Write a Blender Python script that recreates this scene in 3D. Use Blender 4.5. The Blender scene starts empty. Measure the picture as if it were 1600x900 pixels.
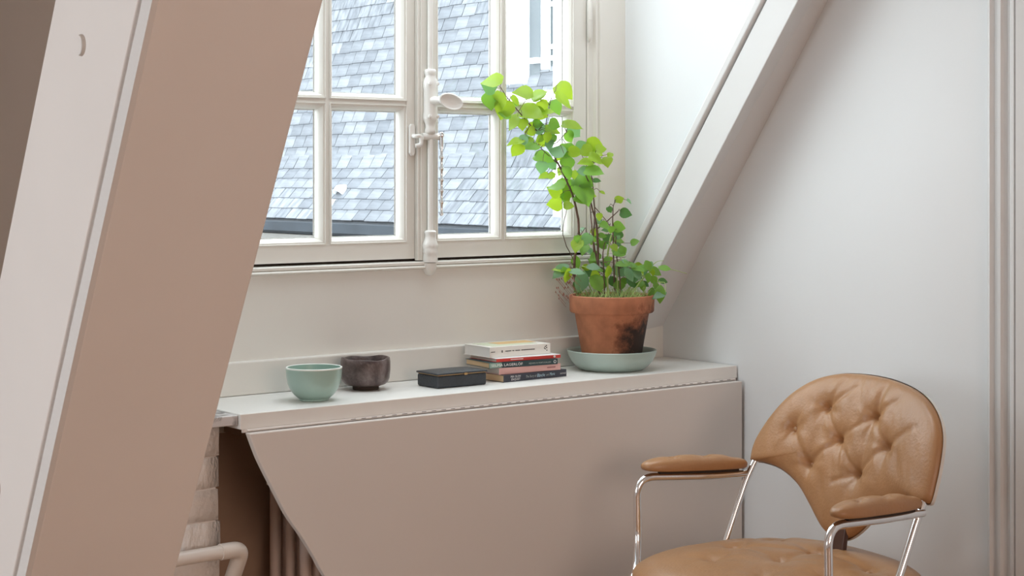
import bpy, bmesh, math, random
from mathutils import Vector, Matrix, noise
random.seed(11)
SC = bpy.context.scene
COL = SC.collection
R = math.radians

# ------------------------------------------------------------------ camera
cam_d = bpy.data.cameras.new('camera')
cam_d.sensor_width = 36
cam_d.lens = 2652 / 1600 * 36
cam_d.shift_y = -(450 - 276) / 1600
cam_d.clip_start = .02
cam_d.clip_end = 200
cam = bpy.data.objects.new('camera', cam_d)
COL.objects.link(cam)
cam.location = (0, 0, 1.26)
cam.rotation_euler = (R(90), 0, R(-38.4))
SC.camera = cam

WORLD_E, LEFT_E, REAR_E = 7.5, 43., 50.
# ------------------------------------------------------------------ world: bright overcast sky
w = bpy.data.worlds.new('overcast_sky')
SC.world = w
w.use_nodes = True
bg = w.node_tree.nodes['Background']
bg.inputs[0].default_value = (.89, .95, 1.0, 1)
bg.inputs[1].default_value = WORLD_E
try:
    SC.cycles.use_denoising = True
    SC.cycles.max_bounces = 10
    SC.cycles.diffuse_bounces = 6
    SC.cycles.transparent_max_bounces = 12
    SC.cycles.sample_clamp_indirect = 6
    SC.cycles.caustics_reflective = False
    SC.cycles.caustics_refractive = False
except Exception:
    pass

def area(name, loc, rot, sx, sy, energy, color):
    l = bpy.data.lights.new(name, 'AREA')
    l.shape = 'RECTANGLE'; l.size = sx; l.size_y = sy
    l.energy = energy; l.color = color
    o = bpy.data.objects.new(name, l)
    COL.objects.link(o)
    o.location = loc; o.rotation_euler = rot
    return o
# added fill lamps, left and rear, standing in for windows that are not modelled
area('added_left_fill', (-1.75, 2.40, 1.35), Vector((.93, -.36, 0)).to_track_quat('-Z', 'Y').to_euler(), 1.0, 1.25, LEFT_E, (.90, .96, 1.0))
area('added_rear_fill', (.6, -2.56, 1.5), (R(90), 0, 0), 2.0, 1.4, REAR_E, (1.0, .77, .655))

pt = area('dormer_window_portal', (2.33, 3.46, 1.62), (R(-90), 0, 0), 1.30, 1.20, 1, (1, 1, 1))
pt.data.cycles.is_portal = True
pt = area('added_roof_light_portal', (2.35, 2.955, 2.55), (0, 0, 0), 1.20, .61, 1, (1, 1, 1))
pt.data.cycles.is_portal = True

SC.view_settings.view_transform = 'Standard'
SC.view_settings.look = 'None'
SC.view_settings.gamma = 1
SC.view_settings.exposure = 0.0
SC.view_settings.use_curve_mapping = False

# ------------------------------------------------------------------ materials
def nodes(name):
    m = bpy.data.materials.new(name)
    m.use_nodes = True
    nt = m.node_tree
    return m, nt, nt.nodes['Principled BSDF']

def mat(name, col, rough=.5, metal=0., var=0., vscale=6., bump=0., bscale=40., spec=.5, col2=None, detail=4., coat=0.):
    m, nt, b = nodes(name)
    b.inputs['Roughness'].default_value = rough
    b.inputs['Metallic'].default_value = metal
    b.inputs['Specular IOR Level'].default_value = spec
    b.inputs['Coat Weight'].default_value = coat
    c = (*col, 1)
    b.inputs['Base Color'].default_value = c
    tc = None
    if var or col2 or bump:
        tc = nt.nodes.new('ShaderNodeTexCoord')
    if var or col2:
        n = nt.nodes.new('ShaderNodeTexNoise')
        n.inputs['Scale'].default_value = vscale
        n.inputs['Detail'].default_value = detail
        nt.links.new(tc.outputs['Object'], n.inputs['Vector'])
        r = nt.nodes.new('ShaderNodeValToRGB')
        r.color_ramp.elements[0].position = .35
        r.color_ramp.elements[1].position = .65
        r.color_ramp.elements[0].color = c
        k = col2 if col2 else tuple(min(1, x * (1 + var)) for x in col)
        if not col2:
            r.color_ramp.elements[0].color = (*[x * (1 - var) for x in col], 1)
        r.color_ramp.elements[1].color = (*k, 1)
        nt.links.new(n.outputs['Fac'], r.inputs['Fac'])
        nt.links.new(r.outputs['Color'], b.inputs['Base Color'])
    if bump:
        n2 = nt.nodes.new('ShaderNodeTexNoise')
        n2.inputs['Scale'].default_value = bscale
        n2.inputs['Detail'].default_value = 5
        nt.links.new(tc.outputs['Object'], n2.inputs['Vector'])
        bp = nt.nodes.new('ShaderNodeBump')
        bp.inputs['Strength'].default_value = bump
        bp.inputs['Distance'].default_value = .004
        nt.links.new(n2.outputs['Fac'], bp.inputs['Height'])
        nt.links.new(bp.outputs['Normal'], b.inputs['Normal'])
    return m

M = {}
M['wall'] = mat('wall_paint', (.742, .762, .775), .75, var=.012, vscale=2.5, bump=.06, bscale=60, spec=.25)
M['taupe'] = mat('taupe_lining', (.50, .465, .43), .85, spec=.2)  # darker and greyer than the ceiling colour
M['ceil'] = mat('ceiling_paint', (.70, .685, .66), .85, spec=.2)
M['beam'] = mat('beam_paint', (.745, .722, .706), .62, var=.02, vscale=3, bump=.10, bscale=22, spec=.3)
M['beamr'] = mat('beam_white_paint', (.67, .665, .66), .62, var=.01, vscale=3, bump=.06, bscale=22, spec=.3)
M['wood'] = mat('window_paint', (.74, .725, .68), .36, var=.012, vscale=5, bump=.03, bscale=30)
M['panel'] = mat('panel_paint', (.74, .725, .685), .42, var=.012, vscale=3, bump=.03, bscale=30)
M['shelf'] = mat('shelf_paint', (.78, .765, .735), .42, var=.015, vscale=9, bump=.05, bscale=50)
M['leafp'] = mat('table_leaf_paint', (.72, .672, .635), .45, var=.012, vscale=2, bump=.02, bscale=30)
M['iron'] = mat('painted_iron', (.80, .79, .76), .30, bump=.05, bscale=60)
M['knot'] = mat('knot_paint', (.50, .46, .425), .7)
M['dark'] = mat('dark_gap', (.05, .035, .025), .9)
M['brick'] = mat('whitewashed_brick', (.74, .69, .65), .8, var=.04, vscale=14, bump=.9, bscale=70, spec=.2)
M['mortar'] = mat('whitewashed_mortar', (.70, .65, .61), .9, var=.03, vscale=20, bump=.8, bscale=90, spec=.2)
M['pipe'] = mat('pipe_paint', (.74, .69, .64), .35)
M['rad'] = mat('radiator_paint', (.70, .58, .52), .4)
M['recess'] = mat('shaded_recess_brown', (.40, .28, .205), .9, var=.08, vscale=6, spec=.2)  # this brown carries the shade under the shelf
M['chrome'] = mat('chrome', (.86, .87, .89), .10, metal=1.)
M['floor'] = mat('oak_floor', (.34, .20, .115), .45, var=.25, vscale=5, bump=.05, bscale=30)
M['celadon'] = mat('celadon_glaze', (.35, .495, .44), .28, var=.03, vscale=20, coat=.25)
M['celrim'] = mat('celadon_rim', (.80, .84, .80), .3)
M['saucer'] = mat('pale_celadon_glaze', (.40, .50, .46), .32, var=.03, vscale=15, coat=.15)
M['blackleather'] = mat('black_leather', (.030, .036, .044), .42, var=.15, vscale=25, bump=.35, bscale=220)
M['brass'] = mat('brass_edge', (.55, .37, .18), .4, metal=.8)
M['soil'] = mat('potting_soil', (.07, .05, .03), .95, col2=(.12, .13, .04), vscale=60, bump=1., bscale=120)
M['bark'] = mat('brown_bark', (.13, .075, .055), .7, var=.3, vscale=60)
M['gstem'] = mat('green_stem', (.38, .50, .16), .5)
M['zinc'] = mat('zinc', (.034, .041, .050), .7, spec=.1, var=.15, vscale=4)
M['extwhite'] = mat('exterior_white', (.90, .91, .92), .8)
M['extgrey'] = mat('exterior_reveal_shade', (.085, .100, .110), .7, var=.05, vscale=3)  # grey for the shading beside the outside dormer's window
M['extglass'] = mat('exterior_pane', (.058, .069, .075), .6, spec=.1)
M['underlay'] = mat('roof_underlay', (.03, .035, .042), .9)
M['cornice'] = mat('stone_cornice', (.22, .213, .20), .8, var=.06, vscale=2)

# tan leather with fine grain and creases
M['tan'] = mat('tan_leather', (.395, .207, .094), .35, var=.07, vscale=9, bump=.18, bscale=160, detail=6)
M['tanback'] = mat('shell_edge', (.70, .68, .64), .4)

# window glass: clear with a weak reflection
m, nt, b = nodes('window_glass')
out = nt.nodes['Material Output']
tr = nt.nodes.new('ShaderNodeBsdfTransparent'); tr.inputs[0].default_value = (.97, .985, .98, 1)
gl = nt.nodes.new('ShaderNodeBsdfGlossy'); gl.inputs['Roughness'].default_value = .02
lw = nt.nodes.new('ShaderNodeLayerWeight'); lw.inputs['Blend'].default_value = .5
pw = nt.nodes.new('ShaderNodeMath'); pw.operation = 'POWER'; pw.inputs[1].default_value = 5
fr = nt.nodes.new('ShaderNodeMath'); fr.operation = 'MULTIPLY_ADD'; fr.inputs[1].default_value = .85; fr.inputs[2].default_value = .035
nt.links.new(lw.outputs['Facing'], pw.inputs[0]); nt.links.new(pw.outputs[0], fr.inputs[0])
mx = nt.nodes.new('ShaderNodeMixShader')
nt.links.new(fr.outputs[0], mx.inputs[0]); nt.links.new(tr.outputs[0], mx.inputs[1]); nt.links.new(gl.outputs[0], mx.inputs[2])
nt.links.new(mx.outputs[0], out.inputs['Surface'])
M['glass'] = m

# marble
m, nt, b = nodes('grey_marble')
tc = nt.nodes.new('ShaderNodeTexCoord'); nz = nt.nodes.new('ShaderNodeTexNoise')
nz.inputs['Scale'].default_value = 22; nz.inputs['Detail'].default_value = 9; nz.inputs['Distortion'].default_value = 1.6
rp = nt.nodes.new('ShaderNodeValToRGB')
rp.color_ramp.elements[0].position = .38; rp.color_ramp.elements[0].color = (.16, .15, .15, 1)
rp.color_ramp.elements[1].position = .55; rp.color_ramp.elements[1].color = (.62, .60, .60, 1)
nt.links.new(tc.outputs['Object'], nz.inputs['Vector']); nt.links.new(nz.outputs['Fac'], rp.inputs['Fac']); nt.links.new(rp.outputs['Color'], b.inputs['Base Color'])
b.inputs['Roughness'].default_value = .35
M['marble'] = m

# slate: every piece its own tone
def slate_mat(name, island):
    m, nt, b = nodes(name)
    if island:
        g = nt.nodes.new('ShaderNodeNewGeometry'); src = g.outputs['Random Per Island']
    else:
        g = nt.nodes.new('ShaderNodeObjectInfo'); src = g.outputs['Random']
    rp = nt.nodes.new('ShaderNodeValToRGB')
    rp.color_ramp.elements[0].color = (.104, .113, .127, 1)
    rp.color_ramp.elements[1].color = (.160, .171, .185, 1)
    e = rp.color_ramp.elements.new(.5); e.color = (.128, .138, .152, 1)
    nt.links.new(src, rp.inputs['Fac'])
    tc = nt.nodes.new('ShaderNodeTexCoord'); nz = nt.nodes.new('ShaderNodeTexNoise')
    nz.inputs['Scale'].default_value = 9; nz.inputs['Detail'].default_value = 6
    mp = nt.nodes.new('ShaderNodeMapping'); mp.inputs['Scale'].default_value = (.4, 2.2, 1.)
    nt.links.new(tc.outputs['Object'], mp.inputs['Vector']); nt.links.new(mp.outputs['Vector'], nz.inputs['Vector'])
    r2 = nt.nodes.new('ShaderNodeValToRGB')
    r2.color_ramp.elements[0].position = .32; r2.color_ramp.elements[0].color = (.70, .70, .71, 1)
    r2.color_ramp.elements[1].position = .68; r2.color_ramp.elements[1].color = (1.25, 1.25, 1.25, 1)
    nt.links.new(nz.outputs['Fac'], r2.inputs['Fac'])
    mu = nt.nodes.new('ShaderNodeMix'); mu.data_type = 'RGBA'; mu.blend_type = 'MULTIPLY'; mu.inputs[0].default_value = 1
    nt.links.new(rp.outputs['Color'], mu.inputs[6]); nt.links.new(r2.outputs['Color'], mu.inputs[7])
    nt.links.new(mu.outputs[2], b.inputs['Base Color'])
    b.inputs['Roughness'].default_value = .8
    b.inputs['Specular IOR Level'].default_value = .15
    return m
M['slate'] = slate_mat('slate', False)
M['slates'] = slate_mat('slate_rest', True)

# terracotta, with dark water stains on one flank
m, nt, b = nodes('weathered_terracotta')
tc = nt.nodes.new('ShaderNodeTexCoord')
n1 = nt.nodes.new('ShaderNodeTexNoise'); n1.inputs['Scale'].default_value = 14; n1.inputs['Detail'].default_value = 8; n1.inputs['Roughness'].default_value = .7
nt.links.new(tc.outputs['Object'], n1.inputs['Vector'])
sx = nt.nodes.new('ShaderNodeSeparateXYZ'); nt.links.new(tc.outputs['Object'], sx.inputs[0])
def math_node(op, a, bb):
    n = nt.nodes.new('ShaderNodeMath'); n.operation = op
    for i, q in enumerate((a, bb)):
        if isinstance(q, (int, float)): n.inputs[i].default_value = q
        else: nt.links.new(q, n.inputs[i])
    return n.outputs[0]
sidef = math_node('MULTIPLY', math_node('ADD', sx.outputs['X'], .012), 12.)
hgt = math_node('MULTIPLY', math_node('SUBTRACT', .128, sx.outputs['Z']), 16.)
hgt = math_node('MINIMUM', hgt, .55)
fac = math_node('ADD', math_node('ADD', sidef, math_node('MULTIPLY', math_node('SUBTRACT', n1.outputs['Fac'], .5), 3.0)), math_node('SUBTRACT', hgt, .62))
rp = nt.nodes.new('ShaderNodeValToRGB')
rp.color_ramp.elements[0].position = .05; rp.color_ramp.elements[0].color = (.46, .185, .095, 1)
rp.color_ramp.elements[1].position = .75; rp.color_ramp.elements[1].color = (.035, .018, .012, 1)
e = rp.color_ramp.elements.new(.35); e.color = (.25, .09, .045, 1)
nt.links.new(fac, rp.inputs['Fac'])
n2 = nt.nodes.new('ShaderNodeTexNoise'); n2.inputs['Scale'].default_value = 30; n2.inputs['Detail'].default_value = 5
nt.links.new(tc.outputs['Object'], n2.inputs['Vector'])
r2 = nt.nodes.new('ShaderNodeValToRGB')
r2.color_ramp.elements[0].position = .3; r2.color_ramp.elements[0].color = (.78, .76, .74, 1)
r2.color_ramp.elements[1].position = .7; r2.color_ramp.elements[1].color = (1.15, 1.15, 1.15, 1)
nt.links.new(n2.outputs['Fac'], r2.inputs['Fac'])
mu = nt.nodes.new('ShaderNodeMix'); mu.data_type = 'RGBA'; mu.blend_type = 'MULTIPLY'; mu.inputs[0].default_value = 1
nt.links.new(rp.outputs['Color'], mu.inputs[6]); nt.links.new(r2.outputs['Color'], mu.inputs[7])
nt.links.new(mu.outputs[2], b.inputs['Base Color'])
b.inputs['Roughness'].default_value = .75
M['terracotta'] = m

# dark brown raku-like glaze with paler streaks
m, nt, b = nodes('mottled_brown_glaze')
tc = nt.nodes.new('ShaderNodeTexCoord'); nz = nt.nodes.new('ShaderNodeTexNoise')
nz.inputs['Scale'].default_value = 16; nz.inputs['Detail'].default_value = 8; nz.inputs['Roughness'].default_value = .75; nz.inputs['Distortion'].default_value = .6
rp = nt.nodes.new('ShaderNodeValToRGB')
rp.color_ramp.elements[0].position = .36; rp.color_ramp.elements[0].color = (.045, .028, .028, 1)
rp.color_ramp.elements[1].position = .72; rp.color_ramp.elements[1].color = (.25, .205, .20, 1)
e = rp.color_ramp.elements.new(.48); e.color = (.10, .070, .066, 1)
nt.links.new(tc.outputs['Object'], nz.inputs['Vector']); nt.links.new(nz.outputs['Fac'], rp.inputs['Fac']); nt.links.new(rp.outputs['Color'], b.inputs['Base Color'])
b.inputs['Roughness'].default_value = .33
M['raku'] = m

def leaf_mat(name, col, tcol):
    m, nt, b = nodes(name)
    out = nt.nodes['Material Output']
    g = nt.nodes.new('ShaderNodeObjectInfo')
    hs = nt.nodes.new('ShaderNodeHueSaturation'); hs.inputs['Color'].default_value = (*col, 1)
    mr = nt.nodes.new('ShaderNodeMapRange'); mr.inputs[3].default_value = .75; mr.inputs[4].default_value = 1.25
    nt.links.new(g.outputs['Random'], mr.inputs[0]); nt.links.new(mr.outputs[0], hs.inputs['Value'])
    nt.links.new(hs.outputs['Color'], b.inputs['Base Color'])
    b.inputs['Roughness'].default_value = .42
    t = nt.nodes.new('ShaderNodeBsdfTranslucent'); t.inputs[0].default_value = (*tcol, 1)
    mx = nt.nodes.new('ShaderNodeMixShader'); mx.inputs[0].default_value = .5
    nt.links.new(b.outputs[0], mx.inputs[1]); nt.links.new(t.outputs[0], mx.inputs[2]); nt.links.new(mx.outputs[0], out.inputs['Surface'])
    return m
M['leaf_y'] = leaf_mat('young_leaf', (.30, .45, .045), (.44, .64, .035))
M['leaf_g'] = leaf_mat('green_leaf', (.22, .43, .08), (.22, .46, .04))
M['leaf_b'] = leaf_mat('blue_green_leaf', (.29, .49, .31), (.17, .38, .11))
M['leaf_d'] = leaf_mat('dark_leaf', (.11, .25, .08), (.09, .25, .04))

# ------------------------------------------------------------------ mesh helpers
class MB:
    def __init__(s): s.v = []; s.f = []
    def add(s, vs, fs):
        k = len(s.v); s.v += [tuple(p) for p in vs]; s.f += [tuple(i + k for i in f) for f in fs]; return s
    def box(s, x0, x1, y0, y1, z0, z1):
        return s.add([(x0,y0,z0),(x1,y0,z0),(x1,y1,z0),(x0,y1,z0),(x0,y0,z1),(x1,y0,z1),(x1,y1,z1),(x0,y1,z1)],
                     [(3,2,1,0),(4,5,6,7),(0,1,5,4),(1,2,6,5),(2,3,7,6),(3,0,4,7)])
    def hexa(s, p): return s.add(p, [(3,2,1,0),(4,5,6,7),(0,1,5,4),(1,2,6,5),(2,3,7,6),(3,0,4,7)])
    def prism(s, poly, fn, lo, hi):
        n = len(poly)
        vs = [fn(a, b_, lo) for a, b_ in poly] + [fn(a, b_, hi) for a, b_ in poly]
        fs = [tuple(range(n))[::-1], tuple(range(n, 2*n))] + [(i, (i+1) % n, n + (i+1) % n, n + i) for i in range(n)]
        return s.add(vs, fs)
    def tube(s, path, r, n=10, cap=True):
        path = [Vector(p) for p in path]
        rs = r if isinstance(r, (list, tuple)) else [r] * len(path)
        vs = []; fs = []
        up = None
        for i, p in enumerate(path):
            t = (path[min(i+1, len(path)-1)] - path[max(i-1, 0)]).normalized()
            if up is None:
                up = t.orthogonal().normalized()
            a = (up - t * up.dot(t))
            a = a.normalized() if a.length > 1e-6 else t.orthogonal().normalized()
            up = a; bb = t.cross(a)
            for k in range(n):
                th = 2 * math.pi * k / n
                vs.append(p + (a * math.cos(th) + bb * math.sin(th)) * rs[i])
        for i in range(len(path) - 1):
            for k in range(n):
                fs.append((i*n + k, i*n + (k+1) % n, (i+1)*n + (k+1) % n, (i+1)*n + k))
        if cap:
            fs.append(tuple(range(n))[::-1]); fs.append(tuple((len(path)-1)*n + k for k in range(n)))
        return s.add(vs, fs)
    def lathe(s, prof, n=32, c=(0,0,0), fn=None, cap=True):
        vs = []; fs = []
        for r_, z in prof:
            for k in range(n):
                th = 2 * math.pi * k / n
                p = Vector((r_ * math.cos(th), r_ * math.sin(th), z))
                if fn: p = fn(p, th)
                vs.append(p + Vector(c))
        for i in range(len(prof) - 1):
            for k in range(n):
                fs.append((i*n + k, i*n + (k+1) % n, (i+1)*n + (k+1) % n, (i+1)*n + k))
        if cap:
            fs.append(tuple(range(n))[::-1]); fs.append(tuple((len(prof)-1)*n + k for k in range(n)))
        return s.add(vs, fs)
    def ring(s, x0, x1, z0, z1, prof):
        """mitred moulding round a rectangle in the XZ plane; prof = [(inset, y)]"""
        vs = []; fs = []
        for d, y in prof:
            vs += [(x0+d, y, z0+d), (x1-d, y, z0+d), (x1-d, y, z1-d), (x0+d, y, z1-d)]
        for i in range(len(prof) - 1):
            for k in range(4):
                fs.append((i*4 + k, i*4 + (k+1) % 4, (i+1)*4 + (k+1) % 4, (i+1)*4 + k))
        return s.add(vs, fs)
    def mesh(s, name):
        me = bpy.data.meshes.new(name); me.from_pydata(s.v, [], s.f); me.update()
        bm = bmesh.new(); bm.from_mesh(me); bmesh.ops.recalc_face_normals(bm, faces=bm.faces); bm.to_mesh(me); bm.free()
        return me

def put(name, me, m=None, parent=None, smooth=None, bevel=0, seg=2):
    if isinstance(me, MB): me = me.mesh(name)
    o = bpy.data.objects.new(name, me); COL.objects.link(o)
    if m and not me.materials: me.materials.append(M[m])
    if parent is not None: o.parent = parent
    if smooth:
        for p in me.polygons: p.use_smooth = True
        me.set_sharp_from_angle(angle=R(smooth))
    if bevel:
        md = o.modifiers.new('bevel', 'BEVEL'); md.width = bevel; md.segments = seg; md.limit_method = 'ANGLE'; md.angle_limit = R(35)
    return o
def empty(name, loc=(0,0,0), rz=0):
    o = bpy.data.objects.new(name, None); COL.objects.link(o); o.location = loc; o.rotation_euler = (0,0,rz); o.empty_display_size = .05; return o
def tag(o, label=None, cat=None, group=None, kind=None):
    if label: o['label'] = label
    if cat: o['category'] = cat
    if group: o['group'] = group
    if kind: o['kind'] = kind
    return o
def struct(name, mb, m, label=None, parent=None, **k):
    o = put(name, mb, m, parent, **k)
    if parent is None: tag(o, label, None, None, 'structure')
    return o
def text_mesh(body, size, shear=0.):
    cu = bpy.data.curves.new('lettering', 'FONT'); cu.body = body; cu.size = size; cu.shear = shear; cu.resolution_u = 2
    o = bpy.data.objects.new('lettering_source', cu); COL.objects.link(o)
    dg = bpy.context.evaluated_depsgraph_get()
    me = bpy.data.meshes.new_from_object(o.evaluated_get(dg))
    bpy.data.objects.remove(o); bpy.data.curves.remove(cu)
    return me
def spline(pts, n=6):
    """Catmull-Rom through points"""
    P = [Vector(p) for p in pts]; out = []
    for i in range(len(P) - 1):
        a = P[max(i-1, 0)]; b_ = P[i]; c_ = P[i+1]; d = P[min(i+2, len(P)-1)]
        for k in range(n):
            t = k / n
            out.append(.5 * ((2*b_) + (c_-a)*t + (2*a-5*b_+4*c_-d)*t*t + (3*b_-a-3*c_+d)*t**3))
    out.append(P[-1]); return out
def fillet(pts, rad, n=6):
    """polyline with rounded corners"""
    P = [Vector(p) for p in pts]; out = [P[0]]
    for i in range(1, len(P) - 1):
        a = (P[i-1] - P[i]); b_ = (P[i+1] - P[i])
        r_ = min(rad, a.length * .48, b_.length * .48)
        p0 = P[i] + a.normalized() * r_; p1 = P[i] + b_.normalized() * r_
        for k in range(n + 1):
            t = k / n
            out.append(p0.lerp(P[i], t).lerp(P[i].lerp(p1, t), t))
    out.append(P[-1]); return out

# ================================================================== the room shell
struct('floor', MB().box(-2.3, 3.3, -2.7, 3.42, -.06, 0), 'floor', 'warm oak floor of the attic room')
struct('ceiling', MB().box(-2.3, 3.3, -2.7, 2.45, 2.45, 2.55), 'ceil', 'flat ceiling of the attic room')
struct('wall_right', MB().box(3.13, 3.3, -2.7, 3.42, 0, 2.5), 'wall', 'smooth white wall behind the tan armchair')
struct('wall_back', MB().box(-2.3, 3.3, -2.7, -2.6, 0, 2.5), 'wall', 'back wall of the attic room')
struct('wall_left', MB().box(-2.3, -2.2, -2.7, 3.42, 0, 2.5), 'wall', 'left wall of the attic room')
# sloping roof lining left of the dormer, knee wall under it
sl = [(3.07, .85), (2.26, 2.47), (2.36, 2.52), (3.42, .85)]
struct('ceiling_slope', MB().prism(sl, lambda a, b_, c_: (c_, a, b_), -2.25, 1.60), 'taupe', 'taupe sloping roof lining behind the wide slanting beam')
struct('wall_knee', MB().box(-2.25, 1.20, 3.07, 3.42, 0, .86), 'wall', 'low knee wall under the sloping roof lining')
struct('wall_dormer_left', MB().prism([(3.42, .78), (3.06, .78), (2.2, 2.5), (3.42, 2.5)], lambda a, b_, c_: (c_, a, b_), 1.58, 1.66), 'wall', 'left cheek of the window dormer')
struct('ceiling_dormer', MB().box(1.58, 1.75, 2.2, 3.42, 2.26, 2.52).box(2.95, 3.2, 2.2, 3.42, 2.26, 2.52).box(1.75, 2.95, 2.2, 2.65, 2.26, 2.52).box(1.75, 2.95, 3.26, 3.42, 2.26, 2.52), 'ceil', 'small ceiling over the window dormer with an opening for the added roof light')
w2 = empty('added_roof_light', (2.35, 2.955, 2.5)); tag(w2, 'unseen roof light added over the window dormer', None, None, 'structure')  # roof light added out of view to light the shelf from above
put('pane', MB().box(-.6, .6, -.305, .305, .0, .006), 'glass', w2)
put('frame', MB().box(-.6, -.57, -.305, .305, -.02, .02).box(.57, .6, -.305, .305, -.02, .02).box(-.6, .6, -.305, -.28, -.02, .02).box(-.6, .6, .28, .305, -.02, .02), 'wood', w2)
# right cheek: the plaster above the slanting beam
struct('wall_dormer_right', MB().prism([(3.42, .70), (3.42, 2.5), (2.188, 2.5), (3.2608, 1.042), (3.304, .983), (3.304, .70)], lambda a, b_, c_: (c_, a, b_), 3.0, 3.14), 'wall', 'white plaster cheek between the window and the slanting beam')

# panel under the window, its ledge and the sill moulding
struct('wall_window', MB().box(1.62, 3.14, 3.30, 3.42, .70, 1.045), 'panel', 'smooth painted panel under the window above the shelf')
struct('wall_recess', MB().box(1.62, 3.14, 3.31, 3.42, 0, .70), 'recess', 'back of the recess under the folding table, with shade in its brown')
struct('trim_1', MB().box(1.66, 2.905, 3.279, 3.302, .7805, .854), 'panel', 'painted ledge board behind the bowls and books', bevel=.003)
pr = [(3.35, 1.058), (3.296, 1.058), (3.2935, 1.056), (3.2935, 1.0505), (3.2975, 1.049), (3.2915, 1.0475), (3.2892, 1.0445), (3.2915, 1.0412), (3.3005, 1.0395), (3.35, 1.0395)]
struct('trim_2', MB().prism(pr, lambda a, b_, c_: (c_, a, b_), 1.66, 3.0), 'wood', 'beaded window sill moulding under the casement sashes', smooth=30)

# slanting beam on the right wall: front edge, back crease
def yb(z): return 3.1833 + (1.0024 - z) / 1.3714          # front edge on x = 2.99
def yc(z): return 3.3149 + (.8421 - z) / 1.4346           # crease on x = 3.13
def yu(z): return 3.2608 + (1.042 - z) / 1.377            # upper edge on x = 2.99
zl, zh = .72, 2.46
mb = MB().hexa([(2.99, yb(zl), zl), (3.14, yc(zl), zl), (3.14, yc(zl) + .16, zl), (2.99, yu(zl) - .002, zl),
                (2.99, yb(zh), zh), (3.14, yc(zh), zh), (3.14, yc(zh) + .16, zh), (2.99, yu(zh) - .002, zh)])
rb = struct('slanting_beam', mb, 'beamr', 'white painted slanting roof beam on the wall beside the window', bevel=.0025)
zb = 1.0
mb = MB().hexa([(2.984, yu(zb) + .006, zb), (3.004, yu(zb) + .006, zb), (3.004, yu(zb) + .036, zb), (2.984, yu(zb) + .036, zb),
                (2.984, yu(zh) + .006, zh), (3.004, yu(zh) + .006, zh), (3.004, yu(zh) + .036, zh), (2.984, yu(zh) + .036, zh)])
put('bead', mb, 'beamr', rb, bevel=.006, seg=3)

# wide slanting beam standing in the room
def y0(z): return 1.7909 + (1.4786 - z) * .504
BX0, BX1 = .8947, 1.1213
def slant(mb, x0, x1, o0, o1, z0=0., z1=2.45):
    return mb.hexa([(x0, y0(z0)+o0, z0), (x1, y0(z0)+o0, z0), (x1, y0(z0)+o1, z0), (x0, y0(z0)+o1, z0),
                    (x0, y0(z1)+o0, z1), (x1, y0(z1)+o0, z1), (x1, y0(z1)+o1, z1), (x0, y0(z1)+o1, z1)])
poly = [(BX0 + .007, .0), (BX1, .0), (BX1, .2877), (BX0, .2877), (BX0, .0415), (BX0 + .007, .0405)]
zs = [0, .4, .8, 1.2, 1.6, 2.0, 2.45]
n = len(poly); vs = []; fs = []
for z in zs: vs += [(a, y0(z) + b_, z) for a, b_ in poly]
for i in range(len(zs) - 1):
    for k in range(n): fs.append((i*n + k, i*n + (k+1) % n, (i+1)*n + (k+1) % n, (i+1)*n + k))
fs += [tuple(range(n))[::-1], tuple((len(zs)-1)*n + k for k in range(n))]
lb = struct('roof_beam', MB().add(vs, fs), 'beam', 'wide slanting roof beam with pinkish grey underside and grooved corner', bevel=.002)
vs = []; fs = []
N = 90
for i in range(N + 1):
    z = 2.45 * i / N
    j = .0016 * noise.noise((z * 9, 3.1, 0)) + .0012 * noise.noise((z * 31, 7.7, 0))
    vs += [(BX0 - .0005, y0(z) + .0006, z), (BX0 + .0075, y0(z) + .0006, z), (BX0 + .0075, y0(z) + .028 + j, z), (BX0 - .0005, y0(z) + .0272 + j, z)]
    if i:
        for k in range(4): fs.append(((i-1)*4 + k, (i-1)*4 + (k+1) % 4, i*4 + (k+1) % 4, i*4 + k))
fs += [(3, 2, 1, 0), (N*4, N*4+1, N*4+2, N*4+3)]
put('corner_strip', MB().add(vs, fs), 'beamr', lb)
def knot(z, o, h, wd):
    mb = MB(); vs = []; fs = []; n = 14
    y = y0(z) + o
    for i in range(n + 1):
        t = math.pi * i / n - math.pi / 2
        for rr, dx in ((1., 0.0006), (.85, -.0040), (.55, -.0034), (.40, .0006)):
            vs.append((BX0 - .0 + dx, y + wd * .5 - math.cos(t) * wd * rr, z + math.sin(t) * h * (.6 + .4 * rr)))
        if i:
            for k in range(3): fs.append(((i-1)*4 + k, (i-1)*4 + k + 1, i*4 + k + 1, i*4 + k))
    put('knot', MB().add(vs, fs), 'knot', lb, smooth=60)
knot(1.424, (1.9869 - y0(1.424)), .014, .013)
knot(.832, (2.262 - y0(.832)), .014, .013)

# door casing on the right wall
pr = [(2.265, 3.13), (2.2635, 3.121), (2.257, 3.1195), (2.2555, 3.1185), (2.2545, 3.1225), (2.2530, 3.1225), (2.2515, 3.110), (2.2475, 3.1065), (2.240, 3.1145), (2.232, 3.1150), (2.2285, 3.1085), (2.2255, 3.1045),
      (2.2215, 3.1045), (2.2195, 3.1020), (2.2160, 3.1020), (2.2130, 3.1085), (2.206, 3.1130), (2.199, 3.1125), (2.193, 3.1040), (2.187, 3.0985), (2.1795, 3.0975), (2.1785, 3.104), (2.1755, 3.104), (2.174, 3.096), (2.130, 3.096), (2.130, 3.13)]
struct('trim_3', MB().prism(pr, lambda a, b_, c_: (b_, a, c_), 0, 2.3), 'beamr', 'moulded white door casing at the edge of the wall', smooth=22)

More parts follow.
